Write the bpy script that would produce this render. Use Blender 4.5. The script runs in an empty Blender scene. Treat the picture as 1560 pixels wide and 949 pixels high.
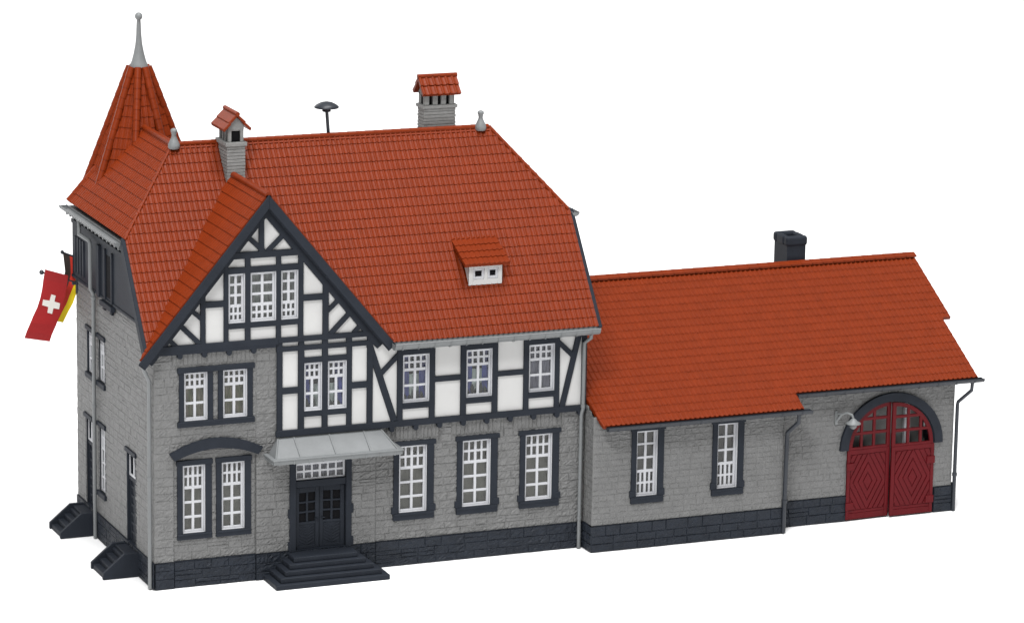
import bpy, bmesh, math, random
from mathutils import Vector, Matrix
random.seed(7)
S = 1/87.0                      # everything below is written in full-size metres of the building; the model is 1:87
sc = bpy.context.scene
COL = sc.collection
PI = math.pi

# ------------------------------------------------------------------ materials
def mat(name, col, rough=.5, var=.12, vscale=1.2, bump=.0, bscale=9, spec=.35, fine=0.0, col2=None, wear=None):
    m = bpy.data.materials.new(name); m.use_nodes = True
    nt = m.node_tree; N = nt.nodes; L = nt.links
    b = N['Principled BSDF']
    b.inputs['Roughness'].default_value = rough
    b.inputs['Specular IOR Level'].default_value = spec
    tc = N.new('ShaderNodeTexCoord'); mp = N.new('ShaderNodeMapping')
    mp.inputs['Scale'].default_value = (1/S,)*3
    L.new(tc.outputs['Object'], mp.inputs['Vector'])
    n1 = N.new('ShaderNodeTexNoise'); n1.inputs['Scale'].default_value = vscale; n1.inputs['Detail'].default_value = 6
    n1.inputs['Roughness'].default_value = .65
    L.new(mp.outputs['Vector'], n1.inputs['Vector'])
    cr = N.new('ShaderNodeValToRGB')
    c2 = col2 or tuple(min(1, c*(1+var)) for c in col)
    cr.color_ramp.elements[0].position = .3; cr.color_ramp.elements[1].position = .7
    cr.color_ramp.elements[0].color = tuple(c*(1-var) for c in col)+(1,)
    cr.color_ramp.elements[1].color = tuple(c2)+(1,)
    L.new(n1.outputs['Fac'], cr.inputs['Fac'])
    out = cr.outputs['Color']
    if wear:                                          # dry-brushed highlights / dust flecks
        n3 = N.new('ShaderNodeTexNoise'); n3.inputs['Scale'].default_value = wear[1]; n3.inputs['Detail'].default_value = 8
        n3.inputs['Roughness'].default_value = .75
        L.new(mp.outputs['Vector'], n3.inputs['Vector'])
        r3 = N.new('ShaderNodeValToRGB'); r3.color_ramp.elements[0].position = wear[2]; r3.color_ramp.elements[1].position = wear[2]+.12
        L.new(n3.outputs['Fac'], r3.inputs['Fac'])
        mx = N.new('ShaderNodeMixRGB'); mx.inputs['Color2'].default_value = tuple(wear[0])+(1,)
        ml = N.new('ShaderNodeMath'); ml.operation = 'MULTIPLY'; ml.inputs[1].default_value = wear[3]
        L.new(r3.outputs['Color'], ml.inputs[0]); L.new(ml.outputs[0], mx.inputs['Fac'])
        L.new(out, mx.inputs['Color1']); out = mx.outputs['Color']
    L.new(out, b.inputs['Base Color'])
    if bump:
        n2 = N.new('ShaderNodeTexNoise'); n2.inputs['Scale'].default_value = bscale; n2.inputs['Detail'].default_value = 5
        L.new(mp.outputs['Vector'], n2.inputs['Vector'])
        bp = N.new('ShaderNodeBump'); bp.inputs['Strength'].default_value = bump; bp.inputs['Distance'].default_value = .045*S
        L.new(n2.outputs['Fac'], bp.inputs['Height']); L.new(bp.outputs['Normal'], b.inputs['Normal'])
    return m

def glass_mat():
    m = bpy.data.materials.new('window_film'); m.use_nodes = True
    nt = m.node_tree; N = nt.nodes; L = nt.links
    for n in list(N): N.remove(n)
    o = N.new('ShaderNodeOutputMaterial'); mx = N.new('ShaderNodeMixShader'); mx.inputs['Fac'].default_value = .045
    t = N.new('ShaderNodeBsdfTransparent'); t.inputs['Color'].default_value = (.93, .95, .94, 1)
    g = N.new('ShaderNodeBsdfGlossy'); g.inputs['Roughness'].default_value = .12
    L.new(t.outputs[0], mx.inputs[1]); L.new(g.outputs[0], mx.inputs[2]); L.new(mx.outputs[0], o.inputs['Surface'])
    return m

def stripe_mat(name, cols, scale, rough=.8):           # printed curtain: vertical folds
    m = bpy.data.materials.new(name); m.use_nodes = True
    nt = m.node_tree; N = nt.nodes; L = nt.links; b = N['Principled BSDF']; b.inputs['Roughness'].default_value = rough
    tc = N.new('ShaderNodeTexCoord'); mp = N.new('ShaderNodeMapping'); mp.inputs['Scale'].default_value = (1/S*scale, 1/S*.2, 1/S*1.2)
    L.new(tc.outputs['Object'], mp.inputs['Vector'])
    n = N.new('ShaderNodeTexNoise'); n.inputs['Scale'].default_value = 1; n.inputs['Detail'].default_value = 4
    L.new(mp.outputs['Vector'], n.inputs['Vector'])
    cr = N.new('ShaderNodeValToRGB'); e = cr.color_ramp.elements
    while len(e) < len(cols): e.new(.5)
    for i, c in enumerate(cols):
        e[i].position = .3+.4*i/(len(cols)-1); e[i].color = tuple(c)+(1,)
    L.new(n.outputs['Fac'], cr.inputs['Fac']); L.new(cr.outputs['Color'], b.inputs['Base Color'])
    return m

M = {}
M['stone'] = mat('grey_stone', (.134, .134, .133), .58, .10, 2.2, .95, 14, .35, wear=((.225, .224, .217), 8, .57, .45))
M['plinth'] = mat('dark_plinth', (.0145, .018, .025), .5, .2, 2.5, .7, 16, .18, wear=((.042, .047, .056), 8, .6, .5))
M['timber'] = mat('anthracite_plastic', (.0175, .0207, .0272), .55, .12, 1.5, .12, 14, .08)
M['plaster'] = mat('white_plaster', (.47, .468, .462), .6, .03, .8, .05, 8, .3)
M['white'] = mat('white_sash', (.44, .445, .465), .5, .03, 1, 0, 8, .3)
M['roof'] = mat('brick_red_tile', (.150, .0200, .0034), .40, .11, 2.0, .2, 26, .12, wear=((.21, .036, .009), 11, .62, .35))
M['tin'] = mat('pale_grey_tin', (.140, .147, .150), .5, .08, 1.5, .08, 10, .4)
M['zinc'] = mat('mid_grey', (.155, .163, .165), .5, .1, 2, .1, 12, .4)
M['darkmetal'] = mat('dark_gutter', (.016, .0195, .026), .45, .15, 2, .1, 12, .4)
M['red'] = mat('dark_red_gate', (.088, .004, .0065), .42, .1, 1.5, .1, 16, .12)
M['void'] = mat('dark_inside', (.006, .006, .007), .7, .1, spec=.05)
M['inside'] = mat('grey_inside', (.17, .17, .165), .8, .2, 1)
M['brickgrey'] = mat('grey_chimney_brick', (.20, .20, .195), .7, .15, 5, .4, 25, .2, wear=((.05, .05, .05), 7, .6, .5))
M['flagred'] = mat('red_flag', (.275, .009, .010), .6, .06, 1.5)
M['flagwhite'] = mat('white_cross', (.62, .6, .56), .6, .05, 2)
M['flagyellow'] = mat('yellow_cloth', (.75, .58, .01), .6, .04, 2)
M['flagorange'] = mat('bright_red_cloth', (.50, .03, .015), .6, .05, 2)
M['flagblack'] = mat('black_cloth', (.03, .022, .018), .6, .1, 2)
M['glass'] = glass_mat()
M['cur_grey'] = stripe_mat('grey_blind', [(.058, .056, .048), (.098, .095, .083)], 1.5)
M['cur_green'] = stripe_mat('green_brown_drape', [(.02, .022, .012), (.055, .06, .02), (.12, .10, .075), (.03, .03, .02)], 9)
M['cur_net'] = stripe_mat('grey_net', [(.05, .055, .055), (.16, .18, .17), (.09, .09, .09), (.22, .23, .22)], 12)
M['cur_blue'] = stripe_mat('blue_drape', [(.008, .014, .085), (.022, .036, .20)], 8)
M['cur_lace'] = stripe_mat('pale_lace', [(.17, .21, .20), (.40, .44, .43)], 9)
M['cur_violet'] = stripe_mat('violet_grey_net', [(.05, .05, .075), (.14, .14, .19)], 10)
M['cur_shed'] = stripe_mat('brown_grey_blind', [(.022, .021, .019), (.06, .056, .05)], 3)
M['plant'] = mat('dark_plant', (.008, .010, .010), .8, .3, 5)

# ------------------------------------------------------------------ mesh building
class MB:
    def __init__(s): s.v = []; s.f = []; s.m = []; s.s = []
    def add(s, vs, fs, mi=0, smooth=False):
        o = len(s.v); s.v += [tuple(p) for p in vs]
        for f in fs: s.f.append([i+o for i in f]); s.m.append(mi); s.s.append(smooth)
        return s
    def hexa(s, a, b, mi=0):                           # two matching quads
        return s.add(list(a)+list(b), [(3, 2, 1, 0), (4, 5, 6, 7), (0, 1, 5, 4), (1, 2, 6, 5), (2, 3, 7, 6), (3, 0, 4, 7)], mi)
    def box(s, x0, x1, y0, y1, z0, z1, mi=0):
        return s.hexa([(x0, y0, z0), (x1, y0, z0), (x1, y1, z0), (x0, y1, z0)], [(x0, y0, z1), (x1, y0, z1), (x1, y1, z1), (x0, y1, z1)], mi)
    def prism(s, pts, vec, mi=0):
        n = len(pts); q = [tuple(Vector(p)+Vector(vec)) for p in pts]
        return s.add(list(pts)+q, [list(range(n))[::-1], list(range(n, 2*n))]+[(i, (i+1) % n, n+(i+1) % n, n+i) for i in range(n)], mi)
    def beam(s, p0, p1, w, y0, y1, mi=0):              # straight timber lying in a wall that runs along x
        d = Vector((p1[0]-p0[0], p1[1]-p0[1])); d.normalize(); n = Vector((-d.y, d.x))*w/2
        q = [(p0[0]+n.x, p0[1]+n.y), (p1[0]+n.x, p1[1]+n.y), (p1[0]-n.x, p1[1]-n.y), (p0[0]-n.x, p0[1]-n.y)]
        return s.prism([(a, y0, b) for a, b in q], (0, y1-y0, 0), mi)
    def tube(s, path, r, n=10, mi=0, arc=(0, 2*PI), cap=True, up=(0, 0, 1)):
        path = [Vector(p) for p in path]; rings = []
        full = abs(arc[1]-arc[0]-2*PI) < 1e-6
        k = n if full else n+1
        rr = r if isinstance(r, (list, tuple)) else [r]*len(path)
        for i, p in enumerate(path):
            t = (path[min(i+1, len(path)-1)]-path[max(i-1, 0)]).normalized()
            if i == 0:
                u = Vector(up)
                if abs(t.dot(u)) > .95: u = Vector((0, 1, 0))
                a = t.cross(u).normalized()
            else: a = (a-t*a.dot(t)).normalized()
            b = a.cross(t)
            if i and i < len(path)-1:
                c = (path[i]-path[i-1]).normalized().dot((path[i+1]-path[i]).normalized()); g = 1/max(.5, math.sqrt((1+c)/2))
            else: g = 1
            rings.append([tuple(p+(a*math.cos(arc[0]+(arc[1]-arc[0])*j/n)+b*math.sin(arc[0]+(arc[1]-arc[0])*j/n))*rr[i]*(g if False else 1)) for j in range(k)])
        vs = [q for R in rings for q in R]; fs = []
        for i in range(len(path)-1):
            for j in range(k if full else k-1):
                fs.append((i*k+j, i*k+(j+1) % k, (i+1)*k+(j+1) % k, (i+1)*k+j))
        s.add(vs, fs, mi, True)
        if cap and full:
            s.add(rings[0], [list(range(k))], mi); s.add(rings[-1], [list(range(k))[::-1]], mi)
        return s
    def lathe(s, prof, c, n=20, mi=0, smooth=True):
        vs = []; fs = []
        for r, z in prof:
            for j in range(n): vs.append((c[0]+r*math.cos(2*PI*j/n), c[1]+r*math.sin(2*PI*j/n), c[2]+z))
        for i in range(len(prof)-1):
            for j in range(n): fs.append((i*n+j, i*n+(j+1) % n, (i+1)*n+(j+1) % n, (i+1)*n+j))
        s.add(vs, fs, mi, smooth)
        s.add(vs[:n], [list(range(n))[::-1]], mi); s.add(vs[-n:], [list(range(n))], mi)
        return s
    def build(s, name, mats, parent=None, bevel=0, fix=True, seg=1):
        root = parent
        while root is not None and root.parent is not None: root = root.parent
        off = Vector(root['base']) if root is not None and 'base' in root else Vector((0, 0, 0))
        me = bpy.data.meshes.new(name)
        me.from_pydata([tuple((Vector(p)-off)*S) for p in s.v], [], s.f)
        if not isinstance(mats, (list, tuple)): mats = [mats]
        for m in mats: me.materials.append(M[m])
        for p, mi, sm in zip(me.polygons, s.m, s.s): p.material_index = mi; p.use_smooth = sm
        if fix:
            bm = bmesh.new(); bm.from_mesh(me); bmesh.ops.recalc_face_normals(bm, faces=bm.faces); bm.to_mesh(me); bm.free()
        me.update()
        o = bpy.data.objects.new(name, me); COL.objects.link(o)
        if parent is not None: o.parent = parent
        if bevel:
            b = o.modifiers.new('bevel', 'BEVEL'); b.width = bevel*S; b.segments = seg; b.limit_method = 'ANGLE'; b.angle_limit = math.radians(40)
        return o

def thing(name, base, label, cat, group=None):
    o = bpy.data.objects.new(name, None); COL.objects.link(o)
    o.location = Vector(base)*S; o['base'] = list(base); o.empty_display_size = .01
    o['label'] = label; o['category'] = cat
    if group: o['group'] = group
    return o

# ------------------------------------------------------------------ stone facing: every block has its own rough face
def subtract(r, h):
    a0, a1, b0, b1 = r; c0, c1, d0, d1 = h
    if c0 >= a1-1e-6 or c1 <= a0+1e-6 or d0 >= b1-1e-6 or d1 <= b0+1e-6: return [r]
    out = []
    if c0 > a0: out.append((a0, c0, b0, b1))
    if c1 < a1: out.append((c1, a1, b0, b1))
    x0, x1 = max(a0, c0), min(a1, c1)
    if d0 > b0: out.append((x0, x1, b0, d0))
    if d1 < b1: out.append((x0, x1, d1, b1))
    return out

def stones(mb, P, rect, holes=(), course=.29, wmin=.32, wmax=.85, depth=.018, rough=.020, joint=.026, soldier=(), rnd=None):
    """P(u, w, d): point at u along the wall, height w, standing d proud of it."""
    rnd = rnd or random
    u0, u1, w0, w1 = rect
    rects = []
    n = max(1, round((w1-w0)/course)); hs = [(w1-w0)/n*(1+rnd.uniform(-.16, .16)) for _ in range(n)]
    k = (w1-w0)/sum(hs); w = w0
    for h in hs:
        h *= k; u = u0
        while u < u1-1e-6:
            sw = rnd.uniform(wmin, wmax)
            if u+sw > u1-wmin*.6: sw = u1-u
            r = (u, u+sw, w, w+h)
            if sw > .6 and rnd.random() < .12: rects += [(u, u+sw, w, w+h*.5), (u, u+sw, w+h*.5, w+h)]
            else: rects.append(r)
            u += sw
        w += h
    for so in soldier:                                  # upright stones over an opening
        rects = [q for r in rects for q in subtract(r, so)]
        u = so[0]
        while u < so[1]-1e-6:
            sw = rnd.uniform(.13, .2)
            if u+sw > so[1]-.1: sw = so[1]-u
            rects.append((u, u+sw, so[2], so[3])); u += sw
    for h in holes: rects = [q for r in rects for q in subtract(r, h)]
    for a0, a1, b0, b1 in rects:
        if a1-a0 < .008 or b1-b0 < .008: continue
        j = min(joint, (a1-a0)*.3, (b1-b0)*.3)
        nx = max(1, min(8, round((a1-a0)/.095))); nz = max(1, min(4, round((b1-b0)/.085)))
        d0 = depth*rnd.uniform(.7, 1.15); tx = rnd.uniform(-1, 1)*rough*.7; tz = rnd.uniform(-1, 1)*rough*.5
        vs = []; fs = []
        for i in range(nx+1):
            for k2 in range(nz+1):
                fu, fw = i/nx, k2/nz
                edge = (i in (0, nx)) or (k2 in (0, nz))
                d = d0+tx*(fu-.5)+tz*(fw-.5)+(rnd.uniform(-1, 1)*rough*(.35 if edge else 1))
                vs.append(P(a0+j+(a1-a0-2*j)*fu, b0+j+(b1-b0-2*j)*fw, d))
        q = nz+1
        for i in range(nx):
            for k2 in range(nz): fs.append((i*q+k2, (i+1)*q+k2, (i+1)*q+k2+1, i*q+k2+1))
        mb.add(vs, fs)
        oc = [P(a0, b0, 0), P(a1, b0, 0), P(a1, b1, 0), P(a0, b1, 0)]
        ic = [0, nx*q, nx*q+nz, nz]
        base = len(mb.v)-len(vs); o = len(mb.v); mb.v += [tuple(p) for p in oc]
        for (ca, cb) in ((0, 1), (1, 2), (2, 3), (3, 0)):
            mb.f.append([o+ca, o+cb, base+ic[cb], base+ic[ca]]); mb.m.append(0); mb.s.append(False)

def front(y): return lambda u, w, d: (u, y-d, w)
def leftw(x): return lambda u, w, d: (x-d, u, w)

# ------------------------------------------------------------------ tiled slopes (real relief, clipped to a convex outline)
def tile_profile(t, kind):
    t = t % 1.0
    if kind == 'pan':                                   # roll on the left third, shallow pan beside it
        return .066*math.sin(PI*t/.36) if t < .36 else -.008*math.sin(PI*(t-.36)/.64)
    if kind == 'flatpan': return .050*math.sin(PI*t/.5) if t < .5 else 0.0
    return .036*(.5+.5*math.cos(2*PI*t))                # 'wave'
def tiles(mb, O, U, V, polys, pitch=.2, course=.39, kind='pan', lip=.026, samples=8, thick=.14, lift=0.0, jit=.004, phase=0.0):
    """O origin on the eave, U along the eave, V up the slope (unit vectors); polys: convex outlines in (u, v)."""
    O, U, V = Vector(O), Vector(U).normalized(), Vector(V).normalized(); Nn = U.cross(V).normalized()
    if Nn.z < 0: Nn = -Nn
    for poly in polys:
        us = [p[0] for p in poly]; vs_ = [p[1] for p in poly]
        ua, ub, va, vb = min(us), max(us), min(vs_), max(vs_)
        i0 = math.floor((ua-phase)/pitch*samples)-1; i1 = math.ceil((ub-phase)/pitch*samples)+1
        j0 = math.floor(va/course); j1 = math.ceil(vb/course)
        rows = []
        for j in range(j0, j1):
            rows += [(j*course, lip, j), (j*course+course*.06, lip*1.02, j), (j*course+course*.55, lip*.45, j), (j*course+course*.985, 0.0, j)]
        bm = bmesh.new(); grid = []
        for (v, hh, j) in rows:
            row = []
            for i in range(i0, i1+1):
                u = phase+i*pitch/samples; ti = math.floor((u-phase)/pitch+1e-6)
                rn = random.Random(ti*7919+j*104729+31).uniform(-1, 1)
                dv = rn*jit if hh > lip*.9 else 0
                row.append(bm.verts.new((u, v+dv, hh+tile_profile((u-phase)/pitch, kind)+lift+rn*jit*.6)))
            grid.append(row)
        for a in range(len(grid)-1):
            if a % 4 == 3: continue                     # each course is its own sheet; its edges are closed below
            for b in range(len(grid[0])-1):
                f = bm.faces.new((grid[a][b], grid[a][b+1], grid[a+1][b+1], grid[a+1][b])); f.smooth = True
        area = sum(poly[k][0]*poly[(k+1) % len(poly)][1]-poly[(k+1) % len(poly)][0]*poly[k][1] for k in range(len(poly)))
        pl = poly if area > 0 else poly[::-1]
        for k in range(len(pl)):
            a = Vector(pl[k]); b = Vector(pl[(k+1) % len(pl)]); d = b-a
            bmesh.ops.bisect_plane(bm, geom=bm.verts[:]+bm.edges[:]+bm.faces[:], plane_co=(a.x, a.y, 0), plane_no=(d.y, -d.x, 0), clear_outer=True)
        skirt = [(e.verts[0].co.copy(), e.verts[1].co.copy()) for e in bm.edges if e.is_boundary]
        bm.verts.index_update()
        mb.add([tuple(O+U*v.co.x+V*v.co.y+Nn*v.co.z) for v in bm.verts], [], 0)
        o = len(mb.v)-len(bm.verts)
        for f in bm.faces: mb.f.append([o+v.index for v in f.verts]); mb.m.append(0); mb.s.append(f.smooth)
        bm.free()
        for a, b in skirt:                              # close the cut edges down to the slab
            q4 = [a, b, Vector((b.x, b.y, lift-.03)), Vector((a.x, a.y, lift-.03))]
            mb.add([tuple(O+U*w.x+V*w.y+Nn*w.z) for w in q4], [(0, 1, 2, 3)])
        if thick:
            top = [O+U*p[0]+V*p[1]+Nn*(lift-.022) for p in pl]
            mb.prism([tuple(p) for p in top], tuple(Nn*-thick))

def caps(mb, a, b, r=.12, step=.36, n=8):               # ridge / hip tiles laid end over end
    a, b = Vector(a), Vector(b); L = (b-a).length; k = max(1, round(L/step)); d = (b-a)/k
    for i in range(k):
        p = a+d*i; q = a+d*(i+1.06 if i < k-1 else i+1)
        mb.tube([tuple(p), tuple(q)], [r*1.06, r*.96], n)

# ------------------------------------------------------------------ windows
def sash_grid(mb, P, x0, x1, z0, z1, zones, d0, d1, bw=.085, edge=.075, mi=0):
    """zones: list of (z_low, z_high, columns, rows). P maps (u, w, d)."""
    def bx(a0, a1, b0, b1, da, db):
        mb.hexa([P(a0, b0, da), P(a1, b0, da), P(a1, b1, da), P(a0, b1, da)], [P(a0, b0, db), P(a1, b0, db), P(a1, b1, db), P(a0, b1, db)], mi)
    bx(x0, x0+edge, z0, z1, d0, d1); bx(x1-edge, x1, z0, z1, d0, d1)
    bx(x0+edge, x1-edge, z0, z0+edge, d0-.002, d1); bx(x0+edge, x1-edge, z1-edge, z1, d0-.002, d1)
    for zi, (a, b, nc, nr) in enumerate(zones):
        for k in range(1, nc):
            u = x0+edge*.5+(x1-x0-edge)*k/nc
            w = bw*1.15 if nc == 2 or k*2 == nc else bw*.85
            bx(u-w/2, u+w/2, a, b, d0-.006, d1)
        for k in range(1, nr):
            w = a+(b-a)*k/nr
            bx(x0+edge, x1-edge, w-bw*.5, w+bw*.5, d0-.010, d1)
        if zi: bx(x0+edge, x1-edge, a-bw*.65, a+bw*.65, d0-.013, d1)

def pane_and_curtain(win, P, x0, x1, z0, z1, curtain, depth):
    p = MB(); p.add([P(x0+.02, z0+.02, -depth+.02), P(x1-.02, z0+.02, -depth+.02), P(x1-.02, z1-.02, -depth+.02), P(x0+.02, z1-.02, -depth+.02)], [(0, 1, 2, 3)])
    p.build('pane', 'glass', win, fix=False)
    c = MB()
    def cloth(a, b, lo, hi, mi, dd, amp=.018, lam=.17):
        n = max(6, int((b-a)/.035)); vs = []; fs = []
        for i in range(n+1):
            u = a+(b-a)*i/n; d = -depth-dd-amp*math.sin(2*PI*u/lam)
            vs += [P(u, lo, d), P(u, hi, d)]
        for i in range(n): fs.append((2*i, 2*i+2, 2*i+3, 2*i+1))
        c.add(vs, fs, mi, True)
    w = x1-x0
    if curtain == 'blue':
        cloth(x0-.05, x0+w*.33, z0-.05, z1+.05, 0, .10); cloth(x0+w*.72, x1+.05, z0-.05, z1+.05, 0, .10)
        cloth(x0-.05, x1+.05, z0-.05, z0+(z1-z0)*.55, 1, .16, .03, .24)
        cloth(x0-.05, x1+.05, z0-.05, z1+.05, 2, .26, 0)
        for k in range(5):
            u = x0+w*(.16+.17*k)+random.uniform(-.03, .03); h = random.uniform(.16, .42)
            c.lathe([(.035, 0), (.07, h*.35), (.075, h*.6), (.02, h)], P(u, z0+.03, -depth-.06), 8, 2)
        c.build('curtain', ['cur_blue', 'cur_lace', 'plant'], win)
    elif curtain == 'blueleft' or curtain == 'blueright':
        s = (x0-.05, x0+w*.45) if curtain == 'blueleft' else (x0+w*.55, x1+.05)
        t = (x0+w*.42, x1+.05) if curtain == 'blueleft' else (x0-.05, x0+w*.58)
        cloth(s[0], s[1], z0-.05, z1+.05, 0, .10); cloth(t[0], t[1], z0-.05, z0+(z1-z0)*.5, 1, .16, .03, .24)
        cloth(x0-.05, x1+.05, z0-.05, z1+.05, 2, .26, 0)
        for k in range(3):
            u = x0+w*(.25+.22*k); h = random.uniform(.16, .36)
            c.lathe([(.035, 0), (.07, h*.35), (.075, h*.6), (.02, h)], P(u, z0+.03, -depth-.06), 8, 2)
        c.build('curtain', ['cur_blue', 'cur_lace', 'plant'], win)
    else:
        amp = .004 if curtain in ('cur_grey', 'cur_shed') else .03
        cloth(x0-.12, x1+.12, z0-.12, z1+.12, 0, .14, amp)
        c.build('curtain', curtain, win)

def surround_window(parent, P, x0, x1, z0, z1, zones, curtain, wl=.2, wr=.22, wt=.2, wb=.24, ear=.07, sill=.1, depth=.17, mat_='timber', sealug=True, sides=True):
    """dark moulded surround with a white sash set back in it"""
    m = MB()
    def bx(a0, a1, b0, b1, da, db): m.hexa([P(a0, b0, da), P(a1, b0, da), P(a1, b1, da), P(a0, b1, da)], [P(a0, b0, db), P(a1, b0, db), P(a1, b1, db), P(a0, b1, db)])
    if sides:
        bx(x0-wl, x0, z0-.02, z1+.02, .085, -.05); bx(x1, x1+wr, z0-.02, z1+.02, .085, -.05)
    bx(x0-wl-ear, x1+wr+ear, z1, z1+wt, .105, -.05)
    bx(x0-wl-ear*.2, x1+wr+ear*.2, z0-wb, z0, .11, -.05)
    bx(x0-wl+.02, x1+wr-.02, z0-wb*.35, z0-.004, .125, -.05)
    if sealug:
        for a, b in ((x0-wl-ear*1.1, x0-.06), (x1+.06, x1+wr+ear*1.1)): bx(a, b, z0+.0, z0+.26, .100, -.05)
    w = m.build('window', mat_, parent, bevel=.014)
    s = MB()
    t = .03
    def bs(a0, a1, b0, b1, da, db): s.hexa([P(a0, b0, da), P(a1, b0, da), P(a1, b1, da), P(a0, b1, da)], [P(a0, b0, db), P(a1, b0, db), P(a1, b1, db), P(a0, b1, db)])
    bs(x0-.004, x0+t, z0, z1, .0, -depth-.06); bs(x1-t, x1+.004, z0, z1, .02, -depth-.06)
    bs(x0+t, x1-t, z0-.004, z0+t, .0, -depth-.06); bs(x0+t, x1-t, z1-t, z1+.004, .0, -depth-.06)
    sash_grid(s, P, x0+t, x1-t, z0+t, z1-t, zones, -depth+.09, -depth+.0)
    s.build('sash', 'white', w, bevel=.008)
    pane_and_curtain(w, P, x0+t, x1-t, z0+t, z1-t, curtain, depth)
    return w

def timber_window(parent, P, x0, x1, z0, z1, zones, curtain, depth=.14):
    s = MB(); t = .03
    def bs(a0, a1, b0, b1, da, db): s.hexa([P(a0, b0, da), P(a1, b0, da), P(a1, b1, da), P(a0, b1, da)], [P(a0, b0, db), P(a1, b0, db), P(a1, b1, db), P(a0, b1, db)])
    bs(x0-.01, x0+t, z0-.01, z1+.01, .05, -depth-.06); bs(x1-t, x1+.01, z0-.01, z1+.01, .05, -depth-.06)
    bs(x0+t, x1-t, z0-.01, z0+t, .05, -depth-.06); bs(x0+t, x1-t, z1-t, z1+.01, .05, -depth-.06)
    sash_grid(s, P, x0+t, x1-t, z0+t, z1-t, zones, -depth+.09, -depth+.0)
    w = s.build('window', 'white', parent, bevel=.008)
    pane_and_curtain(w, P, x0+t, x1-t, z0+t, z1-t, curtain, depth)
    return w

# =================================================================== THE STATION BUILDING
ST = thing('station_building', (8.5, 5.0, 0), 'tall grey stone and half-timbered station building with red hipped roof and pointed spire', 'building')
SL = 1.3232; RZ = lambda y: 9.268+SL*y                   # front roof plane
XG, ZG, GS = 4.22, 14.49, 1.197                          # cross gable: ridge x, ridge z, slope

ZU = (6.27, 8.10)                                        # upper windows
GFZ = (2.02, 4.61)
GF = [(9.50, 10.62), (12.04, 13.19), (14.59, 15.70)]
# --- front wall, stone
fw = MB(); R = random.Random(3)
bay_holes = [(1.0, 2.1, 1.9, 4.7), (2.48, 3.55, 1.9, 4.7)]
stones(fw, front(0), (0, .73, 1.0, 4.85), course=.30, rnd=R)
stones(fw, front(.07), (.73, 3.88, 1.0, 5.0), bay_holes, course=.29, rnd=R)
stones(fw, front(0), (3.88, 8.57, 1.0, 5.42), [(5.3, 7.5, .9, 4.6)], course=.28, depth=.022, rough=.024, rnd=R)
stones(fw, front(.05), (8.57, 17.0, 1.0, 5.42), [(a-.1, b+.12, GFZ[0]-.1, GFZ[1]+.1) for a, b in GF], course=.275, depth=.022, rough=.026, soldier=[(9.0, 11.1, 4.85, 5.42), (11.6, 13.7, 4.85, 5.42), (14.1, 16.2, 4.85, 5.42)], rnd=R)
stones(fw, front(0), (0, 3.88, 4.85, 8.88), [(1.05, 2.12, 6.15, 8.2), (2.5, 3.6, 6.15, 8.2), (.74, 3.87, 4.7, 5.1)], course=.30, soldier=[(.7, 4.0, 8.35, 8.85)], rnd=R)
stones(fw, front(0), (3.88, 4.70, 5.42, 8.88), course=.30, rnd=R)
fw.add([(.73, 0, 1), (.73, .07, 1), (.73, .07, 5), (.73, 0, 5)], [(0, 1, 2, 3)]); fw.add([(3.88, -.03, 1), (3.88, .1, 1), (3.88, .1, 5), (3.88, -.03, 5)], [(0, 1, 2, 3)])
fw.build('stone_wall', 'stone', ST, fix=False)
# --- left wall, stone
lw = MB()
L_open = [(6.25, 6.98, 6.25, 7.95), (7.75, 8.5, 6.25, 7.95), (6.25, 6.98, 1.95, 4.5), (7.85, 8.75, 1.0, 4.45), (2.35, 3.4, 1.0, 4.45)]
stones(lw, leftw(0), (.0, 10.0, 1.0, 8.9), L_open, course=.29, depth=.016, rough=.012, rnd=R)
stones(lw, leftw(0), (.35, 10.0, 8.9, 9.7), course=.28, depth=.016, rough=.012, rnd=R)
lw.build('stone_wall', 'stone', ST, fix=False)
# --- plain back and right walls (out of sight) + tower shaft
bw = MB()
bw.add([(17, .0, 0), (17, 9.6, 0), (17, 9.6, 8.9), (17, 7.0, 12.4), (17, 2.6, 12.4), (17, 0, 9.0)], [(0, 1, 2, 3, 4, 5)])
bw.add([(0, 10.0, 0), (17, 9.6, 0), (17, 9.6, 8.9), (4.5, 9.8, 8.9), (4.5, 10.0, 12.4), (0, 10.0, 12.4)], [(0, 1, 2, 3, 4, 5)])
bw.lathe([(1.75/math.cos(PI/8), 0), (1.75/math.cos(PI/8), 13.2)], (2.35, 9.35, 0), 8, smooth=False)
bw.build('rear_wall', 'stone', ST)
# --- plinth
pl = MB()
for a, b, y in ((0, .73, -.05), (.73, 3.88, -.01), (3.88, 8.57, -.05), (8.57, 17.0, .0)):
    stones(pl, front(y), (a, b, 0, 1.0), course=.33, wmin=.45, wmax=1.1, depth=.024, rough=.026, rnd=R)
    pl.add([(a, y-.03, 1.0), (b, y-.03, 1.0), (b, .2, 1.0), (a, .2, 1.0)], [(0, 1, 2, 3)])
    pl.add([(b, y-.02, 0), (b, .1, 0), (b, .1, 1.0), (b, y-.02, 1.0)], [(0, 1, 2, 3)]); pl.add([(a, y-.02, 0), (a, .1, 0), (a, .1, 1.0), (a, y-.02, 1.0)], [(0, 1, 2, 3)])
stones(pl, leftw(-.05), (-.05, 10.0, 0, 1.0), course=.33, wmin=.45, wmax=1.0, depth=.028, rough=.018, rnd=R)
pl.add([(-.08, -.05, 1.0), (.1, -.05, 1.0), (.1, 10, 1.0), (-.08, 10, 1.0)], [(0, 1, 2, 3)])
pl.build('plinth', 'plinth', ST, fix=False)

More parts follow.
